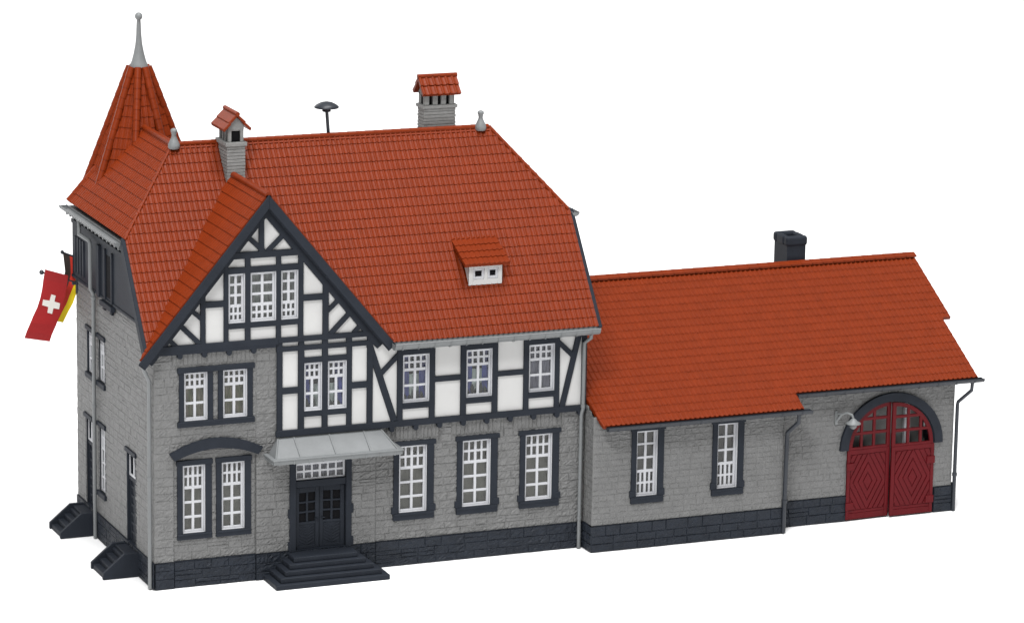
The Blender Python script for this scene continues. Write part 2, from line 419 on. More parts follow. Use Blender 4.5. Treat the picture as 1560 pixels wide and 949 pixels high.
# --- plaster panels of the half-timbered storey and the gable
pp = MB()
def plaster(mb, y, x0, x1, z0, z1, holes):
    rs = [(x0, x1, z0, z1)]
    for h in holes: rs = [q for r in rs for q in subtract(r, h)]
    for a, b, c, d in rs: mb.box(a, b, y, y+.06, c, d)
TW = [(9.58, 10.64), (12.11, 13.16), (14.64, 15.69)]
plaster(pp, -.03, 4.70, 17.0, 5.45, 8.895, [(a, b, *ZU) for a, b in TW]+[(5.71, 6.41, *ZU), (6.63, 7.37, *ZU)])
GW = [(2.79, 3.43), (3.63, 4.62), (4.80, 5.47)]; GZ = (9.80, 11.65)
pp.prism([(-.05, -.04, 8.9), (8.5, -.04, 8.9), (8.5, -.04, 9.12), (-.05, -.04, 9.12)], (0, .06, 0))
gz = lambda x: ZG-.32-GS*abs(x-XG)
pp.prism([(x, -.04, z) for x, z in ((.02, 9.12), (2.79, 9.12), (2.79, gz(2.79)), (.02, gz(.02))) if True], (0, .06, 0))
pp.prism([(x, -.04, z) for x, z in ((5.47, 9.12), (8.42, 9.12), (8.42, gz(8.42)), (5.47, gz(5.47)))], (0, .06, 0))
pp.prism([(2.79, -.04, 11.65), (5.47, -.04, 11.65), (5.47, -.04, gz(5.47)), (XG, -.04, gz(XG)), (2.79, -.04, gz(2.79))], (0, .06, 0))
pp.box(2.79, 5.47, -.04, .02, 9.12, 9.80)
pp.build('plaster_panel', 'plaster', ST)

# --- timber frame: lower storey
tf = MB(); yb = -.02
POST, RAIL, BRACE, SILL = -.125, -.119, -.112, -.14
for a, b in ((4.66, 4.87), (5.48, 5.71), (6.41, 6.63), (7.37, 7.57), (8.17, 8.39)): tf.box(a, b, POST, yb, 5.6, 8.70)
for a, b in ((9.36, 9.58), (10.64, 10.86), (11.89, 12.11), (13.16, 13.38), (14.43, 14.64), (15.69, 15.89), (16.80, 17.0)): tf.box(a, b, POST, yb, 5.6, 8.42)
tf.box(4.62, 17.02, SILL, yb, 5.40, 5.63)
tf.box(4.64, 9.1, SILL+.012, yb, 8.60, 8.785)
for a, b, c, d in ((4.85, 5.5, 7.0, 7.24), (5.6, 7.45, 8.11, 8.32), (5.6, 7.45, 6.08, 6.29), (7.5, 8.2, 7.0, 7.24), (10.8, 11.95, 6.99, 7.20), (13.3, 14.5, 7.0, 7.2)): tf.box(a, b, RAIL, yb, c, d)
for a, b in TW: tf.box(a-.1, b+.1, RAIL, yb, 8.11, 8.31); tf.box(a-.1, b+.1, RAIL, yb, 6.05, 6.28); tf.box(a-.02, b+.02, RAIL-.03, yb, 6.20, 6.281)
tf.beam((8.26, 8.6), (9.26, 5.63), .25, BRACE, yb); tf.beam((8.72, 7.48), (9.44, 8.17), .19, BRACE+.003, yb)
tf.beam((15.82, 8.16), (16.42, 7.58), .19, BRACE+.003, yb); tf.beam((16.68, 8.40), (16.02, 5.6), .22, BRACE, yb)
x = 9.16
def knob(mb, x, z, r, y0, y1): mb.prism([(x+r*math.cos(t), y0, z-.09+r*math.sin(t)*1.0) for t in [PI+PI*k/8 for k in range(9)]]+[(x+r, y0, z), (x-r, y0, z)], (0, y1-y0, 0))
while x < 16.9: knob(tf, x, 5.41, .10, -.15, .02); x += .95
tf.build('timber_frame', 'timber', ST, bevel=.012)
# --- timber frame: gable
tg = MB(); q = -.02
yb = .0
for a, b, t in ((2.62, 2.79, 12.3), (3.43, 3.63, 12.3), (4.62, 4.80, 12.3), (5.47, 5.66, 12.3), (1.73, 1.92, 11.3), (6.42, 6.64, 11.2)): tg.box(a, b, POST+q, yb, 9.0, min(t, gz(a)-.02, gz(b)-.02))
tg.box(3.95, 4.15, POST+q, yb, 12.3, 14.0)
tg.box(-.05, 4.7, SILL+q, yb, 8.90, 9.14); tg.box(4.7, 8.46, SILL+q+.003, yb, 8.945, 9.14)
tg.box(-.02, 4.62, SILL+q+.006, yb, 8.80, 8.96)
tg.box(2.78, 5.66, RAIL+q-.012, yb, 12.18, 12.42); tg.box(2.7, 5.6, RAIL+q, yb, 11.64, 11.87); tg.box(2.7, 5.6, RAIL+q, yb, 9.60, 9.81)
tg.box(1.85, 2.7, RAIL+q, yb, 10.45, 10.68); tg.box(5.6, 6.5, RAIL+q, yb, 10.45, 10.68)
for sgn in (-1, 1):
    X = lambda d: XG+sgn*d
    tg.beam((X(2.93), 10.49), (X(2.36), 9.99), .17, BRACE+q, yb); tg.beam((X(3.34), 9.96), (X(2.42), 9.05), .19, BRACE+q, yb); tg.beam((X(3.74), 9.44), (X(3.40), 9.10), .17, BRACE+q, yb)
    tg.beam((X(.74), 13.02), (X(.02), 12.35), .18, BRACE+q, yb)
    tg.beam((X(.0)-sgn*.0, ZG-.62), (X(4.45), ZG-.62-GS*4.45), .30, BRACE+q-.006*(sgn+1.5), yb)
for x in (-.0, .95, 1.88, 2.82, 3.76): knob(tg, x, 8.82, .10, -.15, .04)
for x in (4.76, 5.60, 6.52, 7.46, 8.28): tg.box(x-.11, x+.11, -.115, .02, 8.70, 8.96)
tg.build('timber_frame', 'timber', ST, bevel=.012)

# --- windows
Z_UP = [(6.3, 7.51, 2, 2), (7.51, 8.07, 4, 2)]
Z_GF = [(2.05, 3.72, 2, 3), (3.72, 4.58, 4, 2)]
F0 = front(0)
for a, b in ((1.12, 2.02), (2.60, 3.54)):
    surround_window(ST, F0, a, b, 6.27, 8.09, Z_UP, 'cur_green', wl=.19, wr=.20, wt=.20, wb=.2, ear=0.0, sealug=False)
e = MB(); e.box(.86, 3.81, -.112, .02, 8.085, 8.285); e.build('window_lintel', 'timber', ST, bevel=.014)
e = MB(); e.box(.86, 3.81, -.118, .02, 6.06, 6.265); e.build('window_sill', 'timber', ST, bevel=.014)
for a, b in ((1.08, 1.95), (2.57, 3.46)):
    surround_window(ST, front(.07), a, b, 2.02, 4.60, Z_GF, 'cur_grey', wl=.21, wr=.24, wt=.2, wb=.22, ear=.03, sealug=False)
for a, b in GF:
    surround_window(ST, front(.05), a, b, GFZ[0], GFZ[1], Z_GF, 'cur_grey', wl=.22, wr=.27, wt=.18, wb=.27, ear=.07)
PW = front(-.03)
for (a, b), c in zip(TW, ('blue', 'blue', 'cur_violet')): timber_window(ST, PW, a, b, 6.28, 8.11, Z_UP, c)
for (a, b), c in zip(((5.71, 6.41), (6.63, 7.37)), ('blueleft', 'blueright')): timber_window(ST, PW, a, b, 6.29, 8.11, [(6.32, 7.51, 2, 2), (7.51, 8.08, 3, 2)], c)
for (a, b), n in zip(GW, (3, 4, 3)): timber_window(ST, front(-.04), a, b, 9.81, 11.64, [(9.84, 10.42, n, 2), (10.42, 11.61, 2, 3)], 'cur_net')
# --- segmental arch over the paired window
ar = MB(); n = 22; cx, r0, zc = 2.33, 2.55, 3.03
def arcpts(r, y): return [(cx+r*math.sin(t), y, zc+r*math.cos(t)) for t in [(-.74+1.48*i/n) for i in range(n+1)]]
k = .0
outer = [(cx+(1.73)*math.sin(-PI/2+PI*i/n)*1.0, 5.0+.57*math.cos(-PI/2+PI*i/n)) for i in range(n+1)]
A, B = [], []
for i in range(n+1):
    t = -1+2*i/n
    zo = 5.10+.48*(1-t*t); zi = 4.84+.36*(1-t*t)
    A.append((cx+1.78*t, zo)); B.append((cx+1.60*t, zi))
for i in range(n):
    ar.hexa([(A[i][0], -.17, A[i][1]), (A[i+1][0], -.17, A[i+1][1]), (B[i+1][0], -.17, B[i+1][1]), (B[i][0], -.17, B[i][1])],
            [(A[i][0], .08, A[i][1]), (A[i+1][0], .08, A[i+1][1]), (B[i+1][0], .08, B[i+1][1]), (B[i][0], .08, B[i][1])])
ar.build('window_arch', 'timber', ST)
ty = MB()                                                # stone infill under the arch
ty.prism([(x, .055, z) for x, z in ([(.73, 4.6)]+[(p[0], p[1]) for p in B]+[(3.88, 4.6)])], (0, .06, 0)); ty.build('arch_infill', 'stone', ST)

# --- entrance: frame, fanlight, two leaves
df = MB()
df.box(5.18, 5.42, -.10, .25, .95, 4.62); df.box(7.38, 7.60, -.10, .25, .95, 4.62); df.box(5.42, 7.38, -.06, .25, 3.38, 3.64); df.box(5.42, 7.38, -.08, .25, 4.55, 4.66)
for a, b in ((5.12, 5.3), (7.5, 7.68)): df.box(a, b, -.085, .1, 2.25, 2.6); df.box(a, b, -.085, .1, 1.0, 1.35)
df.build('door_frame', 'timber', ST, bevel=.015)
s = MB(); sash_grid(s, F0, 5.42, 7.38, 3.64, 4.55, [(3.68, 4.52, 6, 3)], -.06, -.13, bw=.08)
w = s.build('fanlight', 'white', ST, bevel=.008); pane_and_curtain(w, F0, 5.42, 7.38, 3.64, 4.55, 'cur_violet', .13)
def leaf(hx, sgn, ang):
    m = MB(); W, H, z0 = .95, 2.34, 1.0
    c, s_ = math.cos(ang), math.sin(ang)
    def P(u, w, d):                                      # u from the hinge, d proud
        lx, ly = u, -d
        return (hx+sgn*(lx*c), .10+lx*s_+ly, z0+w)
    def bx(a0, a1, b0, b1, da, db): m.hexa([P(a0, b0, da), P(a1, b0, da), P(a1, b1, da), P(a0, b1, da)], [P(a0, b0, db), P(a1, b0, db), P(a1, b1, db), P(a0, b1, db)])
    bx(0, .15, 0, H, .05, -.04); bx(W-.15, W, 0, H, .05, -.04); bx(.15, W-.15, 0, .12, .046, -.04); bx(.15, W-.15, H-.2, H, .046, -.04); bx(.15, W-.15, .92, 1.02, .046, -.04)
    bx(.15, W-.15, .12, .92, .015, -.03)
    for k in range(6):                                   # herringbone boarding
        for q in (-1, 1):
            u0, u1 = W/2+q*.015, W/2+q*.30
            w0 = .12+k*.12; a = [P(u0, w0, .016), P(u1, w0+.15, .016), P(u1, w0+.205, .016), P(u0, w0+.055, .016)]; b = [P(u0, w0, .04), P(u1, w0+.15, .04), P(u1, w0+.205, .04), P(u0, w0+.055, .04)]
            if w0+.2 < .92: m.hexa(a, b)
    bx(W/2-.04, W/2+.04, 1.02, H-.2, .042, -.03)
    for k in (1, 2): z = 1.02+(H-.2-1.02)*k/3; bx(.15, W-.15, z-.035, z+.035, .038, -.03)
    o = m.build('door_leaf', 'timber', ST, bevel=.01)
    g = MB(); g.add([P(.14, 1.0, -.02), P(W-.14, 1.0, -.02), P(W-.14, H-.18, -.02), P(.14, H-.18, -.02)], [(0, 1, 2, 3)]); g.build('pane', 'void', o, fix=False)
    h = MB(); h.tube([P(W-.08, 1.12, .05), P(W-.08, 1.12, .11), P(W-.2, 1.12, .11)], .022, 8); h.build('handle', 'timber', o)
leaf(5.44, 1, math.radians(4)); leaf(7.36, -1, math.radians(9))
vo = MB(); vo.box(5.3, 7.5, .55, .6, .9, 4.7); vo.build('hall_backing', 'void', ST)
# --- entrance steps
st = MB()
for i in range(5):
    st.box(4.16+.235*i, 8.60-.25*i, -1.56+.19*i, .0, .19*i+(.002 if i else 0), .19*(i+1))
st.build('entrance_steps', 'timber', ST, bevel=.02)
# --- canopy
cn = MB(); ye, ze_ = -.92, 4.80
T0, T1, E0, E1 = (4.74, 0.0, 5.39), (8.72, 0.0, 5.39), (4.34, ye, ze_), (9.12, ye, ze_)
cn.hexa([(4.34, 0, ze_-.06), (4.34, ye, ze_-.06), (9.12, ye, ze_-.06), (9.12, 0, ze_-.06)], [(4.72, 0, 5.39), (4.74, -.02, 5.39), (8.72, -.02, 5.39), (8.74, 0, 5.39)])
for fx in (5.32, 6.70, 8.05):
    cn.hexa([(fx-.04, -.02, 5.385), (fx+.04, -.02, 5.385), (fx+.04, ye, ze_-.065), (fx-.04, ye, ze_-.065)], [(fx-.03, -.02, 5.43), (fx+.03, -.02, 5.43), (fx+.03, ye-.01, ze_-.015), (fx-.03, ye-.01, ze_-.015)])
for a, b in ((T0, E0), (T1, E1)): cn.tube([a, (b[0], b[1], b[2]-.05)], .04, 8)
cp = cn.build('canopy', 'tin', ST, bevel=.01)
cg = MB()
cg.box(4.22, 9.24, ye-.14, ye+.0, 4.60, 4.76); cg.box(4.18, 9.28, ye-.17, ye+.02, 4.74, 4.80)
cg.box(4.20, 4.33, ye, 0, 4.60, 4.757); cg.box(4.16, 4.34, ye, 0, 4.743, 4.803); cg.box(9.13, 9.26, ye, 0, 4.60, 4.757); cg.box(9.12, 9.30, ye, 0, 4.743, 4.803)
cg.box(4.3, 9.14, ye, 0, 4.63, 4.73)
for i in range(9): x = 4.45+i*.56; cg.box(x-.03, x+.03, ye-.16, ye-.1, 4.585, 4.74)
cg.build('canopy_gutter', 'tin', cp, bevel=.012)

# --- left side: doors, windows, boarded upper storey
PL = leftw(0)
def side_opening(y0, y1, z0, z1, door=False):
    m = MB()
    m.box(-.09, .02, y0-.12, y1+.12, z1, z1+.17)
    if not door: m.box(-.10, .02, y0-.12, y1+.12, z0-.2, z0)
    m.box(-.02, .25, y1, y1+.06, z0, z1); m.box(-.02, .25, y0-.06, y0, z0, z1); m.box(.0, .25, y0, y1, z1-.05, z1+.0); 
    w = m.build('door' if door else 'window', 'timber', ST, bevel=.012)
    P = leftw(.0)
    if door:
        t = z1-1.0
        d = MB()
        for a, b in ((y0, y0+.12), (y1-.12, y1), ((y0+y1)/2-.06, (y0+y1)/2+.06)): d.box(.10, .16, a, b, z0, z1)
        for k in range(8): zz = z0+(t-z0)*k/7; d.box(.105, .155, y0, y1, zz-.06, zz+.06)
        d.box(.05, .2, y0, y1, t-.06, t+.08); d.box(.14, .18, y0, y1, z0, t)
        d.build('door_leaf', 'timber', w, bevel=.008)
        s = MB(); sash_grid(s, P, y0, y1, t+.08, z1-.05, [(t+.1, z1-.07, 2, 1)], -.07, -.13); s.build('sash', 'white', w)
        pane_and_curtain(w, P, y0, y1, t+.08, z1-.05, 'cur_grey', .13)
    else:
        h = z1-z0
        s = MB(); s.box(.0, .13, y0, y0+.03, z0, z1); sash_grid(s, P, y0, y1, z0, z1, [(z0, z0+h*.66, 2, 2 if h < 2 else 3), (z0+h*.66, z1, 4, 2)], -.06, -.13); s.build('sash', 'white', w)
        pane_and_curtain(w, P, y0, y1, z0, z1, 'cur_grey', .13)
side_opening(6.20, 7.02, 6.25, 7.92); side_opening(7.72, 8.50, 6.25, 7.92); side_opening(6.20, 7.02, 1.95, 4.5)
side_opening(7.88, 8.78, 1.0, 4.42, True); side_opening(2.28, 3.36, 1.0, 4.42, True)
ub = MB()                                                # boarded gable wall above the stone, jettied a little
ub.prism([(-.10, .42, 9.66), (-.10, 10.14, 9.66), (-.10, 10.14, 12.30), (-.10, 2.38, 12.30)], (.2, 0, 0))
ub.box(.1, 4.4, 10.0, 10.14, 9.66, 12.3)
ub.box(-.14, -.08, .42, 10.16, 9.62, 9.72)
ub.box(-.20, -.08, 6.32, 6.62, 9.62, 11.6); ub.box(-.17, -.08, 4.72, 4.86, 9.66, 11.6); ub.box(-.17, -.08, 5.62, 5.76, 9.66, 11.6); ub.box(-.16, -.08, 3.2, 10.1, 11.75, 11.9)
ub.box(-.24, -.06, 4.60, 6.1, 9.40, 9.60); ub.box(-.16, -.06, 4.75, 5.0, 9.25, 9.42); ub.box(-.16, -.06, 5.7, 5.95, 9.25, 9.42)
for k in range(4): ub.box(-.15, -.08, 8.50+k*.36, 8.68+k*.36, 9.9, 11.3)
up = ub.build('boarded_wall', 'timber', ST, bevel=.01)
gr = MB(); gr.box(-.108, -.09, 4.9, 5.6, 9.8, 11.4); gr.build('pane', 'void', up)
for k in range(3): gr = MB(); gr.box(-.108, -.09, 8.70+k*.36, 8.84+k*.36, 9.9, 11.3); gr.build('louvre', 'void', up)
def side_steps(y0, y1):
    m = MB(); t = .14
    prof = [(.0, 0), (-1.42, 0), (-1.42, .24), (-.60, .92), (0, .92)]
    for a, b in ((y0, y0+t), (y1-t, y1)): m.prism([(x, a, z) for x, z in prof], (0, b-a, 0))
    for k in range(4):
        m.box(-1.36+.25*k, 0, y0+t, y1-t, .0 if k == 0 else .19*k+.002, .19*(k+1))
    m.box(-.5, 0, y0+t, y1-t, .77, .86)
    m.build('side_steps', 'timber', ST, bevel=.015)
side_steps(1.82, 3.50); side_steps(7.52, 9.15)

# --- roofs
rf = MB(); sl = math.hypot(1, SL); V = (0, 1/sl, SL/sl); vy = lambda y: (y+.4222)*sl
def O(y): return y
eaveO = (0, -.4222, RZ(-.4222))
pk = (ZG-9.268)/SL                                       # where the cross gable's ridge meets the slope
left_poly = [(-.29, vy(-.4222)), (-.29, vy(2.52)), (2.22, vy(4.758)), (XG, vy(4.758)), (XG, vy(pk)), (-.58, vy(-.4222))]
hl = [(-.29, vy(-.30)), (XG, vy(pk)), (XG, vy(4.758)), (2.22, vy(4.758)), (-.29, vy(2.52))]
hr = [(XG, vy(pk)), (9.03, vy(-.4222)), (17.29, vy(-.4222)), (17.29, vy(2.52)), (14.86, vy(4.758)), (XG, vy(4.758))]
tiles(rf, eaveO, (1, 0, 0), V, [hl, hr], pitch=.203, course=.39, thick=.16)
# back slope, right half-hip
Vb = (0, -1/sl, SL/sl)
tiles(rf, (0, 9.94, 8.709), (1, 0, 0), Vb, [[(2.4, 0), (17.29, 0), (17.29, vy(2.52)), (14.86, vy(4.758)), (2.4, vy(4.758))]], pitch=.203, course=.39, thick=.16)
hs = math.hypot(2.43, 2.96)
tiles(rf, (17.29, 0, 12.6), (0, 1, 0), (-2.43/hs, 0, 2.96/hs), [[(2.52, 0), (7.0, 0), (4.76, hs)]], pitch=.203, course=.39, thick=.14)
rf_o = rf.build('roof', 'roof', ST, fix=False)
rl = MB(); hl2 = math.hypot(2.51, 2.96)
tiles(rl, (-.29, 0, 12.6), (0, 1, 0), (2.51/hl2, 0, 2.96/hl2), [[(2.52, 0), (9.92, 0), (9.5, hl2), (4.758, hl2)]], pitch=.21, course=.39, lip=.028, kind='wave', thick=.14, lift=.02)
tiles(rl, (4.73, 0, 12.6), (0, 1, 0), (-2.51/hl2, 0, 2.96/hl2), [[(4.7, 0), (9.92, 0), (9.5, hl2), (4.7, hl2)]], pitch=.21, course=.39, lip=.028, kind='wave', thick=.14, lift=.02)
rl.add([(-.29, 9.92, 12.6), (4.73, 9.92, 12.6), (2.22, 9.5, 15.56)], [(0, 1, 2)])
caps(rl, (-.29, 9.90, 12.60), (2.22, 9.5, 15.60), .14)
caps(rl, (2.22, 4.80, 15.60), (2.22, 9.5, 15.60), .12, 4)
caps(rl, (-.31, 2.50, 12.60), (2.22, 4.758, 15.59), .055, .39)
rl.build('hipped_roof', 'roof', ST, fix=False)
gt = MB(); gl = math.hypot(1, GS)
for sgn in (-1, 1):
    uu = lambda y: y
    v_top = 4.82*gl
    tiles(gt, (XG+sgn*4.82, 0, ZG-GS*4.82), (0, 1, 0), (-sgn/gl, 0, GS/gl), [[(-.40, 0), (-.36, 0), (pk+.02, v_top), (-.40, v_top)]], pitch=.21, course=.40, lip=.03, kind='wave', thick=.10, lift=.03)
gt.tube([(XG, -.40, ZG+.03), (XG, pk+.25, ZG+.03)], .13, 10)
gt.build('gable_roof', 'roof', ST, fix=False)
rc = MB(); caps(rc, (2.3, 4.758, 15.58), (14.82, 4.758, 15.58), .10); caps(rc, (14.84, 4.758, 15.575), (17.25, 2.55, 12.64), .075, .39)
rc.build('ridge_cap', 'roof', ST)
# --- bargeboards
bb = MB()
for sgn in (-1, 1):
    n = Vector((sgn*GS, 1)).normalized()                # outward normal of the slope in x, z
    a = Vector((XG, ZG+.03)); b = Vector((XG+sgn*4.92, ZG+.03-GS*4.92)); c = .31*gl
    p = [(XG, ZG+.05), (b.x, b.y+.02), (b.x+(-sgn*.24), b.y+.02-.20), (XG, ZG+.05-c)]
    bb.prism([(x, -.50, z) for x, z in p], (0, .09, 0))
    bb.prism([(x, -.41, z-.06) for x, z in p], (0, .05, 0))
bb.build('bargeboard', 'timber', ST, bevel=.012)
for x0, x1 in ((-.44, -.29), (17.29, 17.46)):
    vb = MB()
    for (ya, yc) in ((-.46, 2.55),):
        pa, pb = (ya, RZ(ya)+.02), (yc, RZ(yc)+.02)
        vb.prism([(x0, pa[0], pa[1]), (x0, pb[0], pb[1]), (x0, pb[0]+.12, pb[1]-.38), (x0, pa[0]+.28, pa[1]-.14)], (x1-x0, 0, 0))
    vb.build('bargeboard', 'timber', ST, bevel=.012)
# --- gutters and downpipes
g = MB()
def gutter(mb, a, b, r, up=(0, 0, 1), step=.66, lug=True, n=8):
    a, b = Vector(a), Vector(b); d = (b-a).normalized(); L = (b-a).length
    mb.tube([a, b], r, n, arc=(PI, 2*PI), up=up); mb.tube([a, b], r*.82, n, arc=(PI, 2*PI), up=up)
    side = d.cross(Vector(up)).normalized()
    for sg in (-1, 1):
        p = a+side*sg*r*.92; q = b+side*sg*r*.92
        mb.tube([p, q], r*.14, 6)
    for p in (a, b):                                     # end plates
        ring = [p+side*math.cos(t)*r+Vector(up)*math.sin(t)*r for t in [PI+PI*k/n for k in range(n+1)]]
        mb.add([tuple(v) for v in ring], [list(range(n+1))])
    if lug:
        k = int(L/step)
        for i in range(k+1):
            p = a+d*(L*(i+.5)/(k+1)); mb.tube([p-d*.03, p+d*.03], r*1.10, n, arc=(PI, 2*PI), up=up)
gutter(g, (9.0, -.63, 8.71), (17.22, -.63, 8.71), .25)
g.box(8.95, 17.35, -.38, -.02, 8.52, 8.62)
g.build('gutter', 'tin', ST, fix=False)
g = MB(); gutter(g, (-.46, 2.85, 12.42), (-.46, 10.15, 12.42), .16, step=.3); g.box(-.34, -.05, 2.75, 10.0, 12.28, 12.42)
for k in range(15): y = 3.0+k*.49; g.box(-.42, -.1, y-.06, y+.06, 12.12, 12.29)
g.build('gutter', 'tin', ST, fix=False)
g = MB(); gutter(g, (17.50, 2.35, 12.52), (17.50, 7.2, 12.52), .15); g.build('gutter', 'tin', ST, fix=False)
def pipe(parent, pts, r, m, clips=()):
    g = MB(); g.tube(pts, r, 10)
    for c, rr in clips: g.tube([(c[0], c[1], c[2]-.06), (c[0], c[1], c[2]+.06)], rr, 10)
    return g.build('downpipe', m, parent)
pipe(ST, [(16.98, -.54, 8.60), (16.98, -.50, 8.30), (16.84, -.20, 8.05), (16.84, -.20, 5.50), (16.80, -.13, 5.25), (16.80, -.13, .02)], .075, 'tin', [((16.98, -.54, 8.52), .12), ((16.84, -.2, 5.6), .09), ((16.8, -.13, 1.2), .09)])
pipe(ST, [(-.46, 7.95, 12.28), (-.46, 7.95, 11.72), (-.30, 7.15, 11.62), (-.30, 7.05, 11.5), (-.30, 7.05, 9.80), (-.15, 7.18, 9.55), (-.15, 7.18, .05)], .075, 'tin', [((-.15, 7.18, 5.2), .09), ((-.15, 7.18, 9.4), .1)])
pipe(ST, [(-.50, -.30, 8.55), (-.42, -.22, 8.30), (-.15, .12, 7.85), (-.15, .12, .05)], .075, 'tin', [((-.15, .12, 4.2), .09)])
# --- spire (octagonal tiled roof over the corner tower) and its lead tip
sp = MB(); cx, cy, zt, zb, rt, rb = 2.35, 9.35, 17.76, 12.4, .31, 2.34
ap = lambda k, r: (cx+r*math.cos(math.radians(-112.5+45*k)), cy+r*math.sin(math.radians(-112.5+45*k)))
for k in range(8):
    a0, a1 = ap(k, 1), ap(k+1, 1)
    mid = Vector(((a0[0]+a1[0])/2-cx, (a0[1]+a1[1])/2-cy, 0)); apo = mid.length; mid.normalize()
    hw = math.hypot(a1[0]-a0[0], a1[1]-a0[1])/2
    Ud = Vector((a1[0]-a0[0], a1[1]-a0[1], 0)).normalized()
    base = Vector((cx, cy, zb))+mid*apo*rb; topc = Vector((cx, cy, zt))+mid*apo*rt
    Vd = (topc-base); L = Vd.length
    tiles(sp, base, Ud, Vd, [[(-hw*rb, 0), (hw*rb, 0), (hw*rt, L), (-hw*rt, L)]], pitch=.21, course=.42, kind='pan', lip=.025, thick=.08)
for k in range(8):
    a = ap(k, rb+.03); b = ap(k, rt+.04); caps(sp, (a[0], a[1], zb+.05), (b[0], b[1], zt+.0), .145, .42)
sp_o = sp.build('spire', 'roof', ST, fix=False)
f = MB(); f.lathe([(.36, 0), (.345, .05), (.27, .25), (.20, .52), (.135, .85), (.10, 1.2), (.085, 1.6), (.072, 1.80), (.09, 1.81), (.13, 1.86), (.145, 1.93), (.13, 2.0), (.08, 2.06), (.01, 2.08)], (cx, cy, zt-.02), 24)
f.build('spire_tip', 'zinc', sp_o)
def finial(x, y, z):
    f = MB(); f.lathe([(.19, 0), (.225, .08), (.215, .17), (.15, .32), (.095, .44), (.08, .52), (.10, .55), (.085, .58), (.12, .63), (.125, .69), (.10, .74), (.03, .77)], (x, y, z), 20)
    f.build('finial', 'zinc', ST)
finial(2.24, 4.62, 15.44); finial(14.46, 4.66, 15.46)
# --- chimneys
def brick_shaft(mb, x0, x1, y0, y1, z0, z1, course=.125):
    n = round((z1-z0)/course)
    for i in range(n):
        a = z0+(z1-z0)*i/n; b = z0+(z1-z0)*(i+1)/n; d = random.uniform(0, .012)
        mb.box(x0-d, x1+d, y0-d, y1+d, a+.012, b-.008)
    mb.box(x0+.025, x1-.025, y0+.025, y1-.025, z0, z1)
ch = MB(); brick_shaft(ch, 3.97, 4.67, 3.60, 4.78, 13.6, 15.60)
ch.box(3.91, 4.73, 3.54, 4.84, 15.60, 15.74)
for x in (4.03, 4.50):
    for y in (3.64, 3.99, 4.29, 4.62): ch.box(x, x+.12, y, y+.13, 15.74, 16.22)
ch.box(4.05, 4.6, 3.66, 4.73, 16.16, 16.26)
for y0_ in (3.64, 4.63): ch.prism([(4.02, y0_, 16.2), (4.63, y0_, 16.2), (4.63, y0_, 16.38), (4.33, y0_, 16.68), (4.02, y0_, 16.38)], (0, .11, 0))
co = ch.build('chimney', 'brickgrey', ST, bevel=.008)
c = MB(); c.box(4.12, 4.53, 3.72, 4.68, 15.70, 16.2); c.build('flue', 'void', co)
c = MB(); q = math.hypot(.55, .58)
for sg in (-1, 1):
    for k, (e0, e1, up_) in enumerate(((.51, .24, .0), (.30, .0, .04))):
        zf = lambda e: 16.66-e*.98+up_
        c.prism([(4.33+sg*e0, 3.48+.02*k, zf(e0)), (4.33+sg*e1, 3.48+.02*k, zf(e1)), (4.33+sg*e1, 3.48+.02*k, zf(e1)+.13), (4.33+sg*(e0+.04), 3.48+.02*k, zf(e0)+.11)], (0, 1.50-.04*k, 0))
c.tube([(4.33, 3.44, 16.82), (4.33, 4.98, 16.82)], .085, 10); c.build('chimney_roof', 'roof', co, bevel=.015)
ch = MB(); brick_shaft(ch, 12.35, 13.64, 5.20, 5.86, 14.9, 16.30); ch.box(12.29, 13.70, 5.14, 5.92, 16.30, 16.42)
for x in (12.37, 12.72, 13.06, 13.40): ch.box(x, x+.20, 5.22, 5.36, 16.42, 16.88); ch.box(x, x+.20, 5.70, 5.84, 16.42, 16.88)
ch.box(12.37, 13.62, 5.23, 5.83, 16.80, 16.92)
for xx in (12.38, 13.50): ch.prism([(xx, 5.22, 16.9), (xx, 5.84, 16.9), (xx, 5.53, 17.3)], (.1, 0, 0))
co = ch.build('chimney', 'brickgrey', ST, bevel=.008)
c = MB(); c.box(12.42, 13.58, 5.38, 5.68, 16.4, 16.85); c.build('flue', 'void', co)
c = MB(); q = math.hypot(.52, .62)
for sg in (-1, 1): tiles(c, (0, 5.53+sg*.54, 16.86), (1, 0, 0), (0, -sg*.52/q, .62/q), [[(12.22, 0), (13.78, 0), (13.78, q*1.02), (12.22, q*1.02)]], pitch=.26, course=.40, kind='pan', lip=.05, thick=.07)
c.tube([(12.20, 5.53, 17.50), (13.80, 5.53, 17.50)], .085, 10); c.build('chimney_roof', 'roof', co, fix=False)
# --- dormer
d = MB(); y0 = .745
zr = lambda y: RZ(y)
for a, b in ((12.50, 12.67), (13.12, 13.26), (13.68, 13.84)): d.box(a, b, y0, y0+.08, 10.36, 11.14)
d.box(12.67, 13.68, y0+.002, y0+.08, 10.36, 10.58); d.box(12.67, 13.68, y0+.002, y0+.08, 10.99, 11.14)
for x in (12.50, 13.76): d.prism([(x, y0+.02, 10.36), (x, y0+.02, 11.14), (x, 1.55, 11.45)], (.08, 0, 0))
do = d.build('dormer', 'plaster', ST, bevel=.012)
for a, b in ((12.67, 13.12), (13.26, 13.68)):
    s = MB(); s.box(a, a+.09, y0+.03, y0+.1, 10.58, 10.99); s.box(b-.09, b, y0+.03, y0+.1, 10.58, 10.99); s.box(a+.09, b-.09, y0+.031, y0+.1, 10.58, 10.68); s.box(a+.09, b-.09, y0+.031, y0+.1, 10.90, 10.99)
    wo = s.build('dormer_window', 'white', do, bevel=.01)
p = MB(); p.box(12.62, 13.72, y0+.085, y0+.10, 10.5, 11.05); p.build('pane', 'void', do)
dr = MB(); q = math.hypot(1.52, .70)
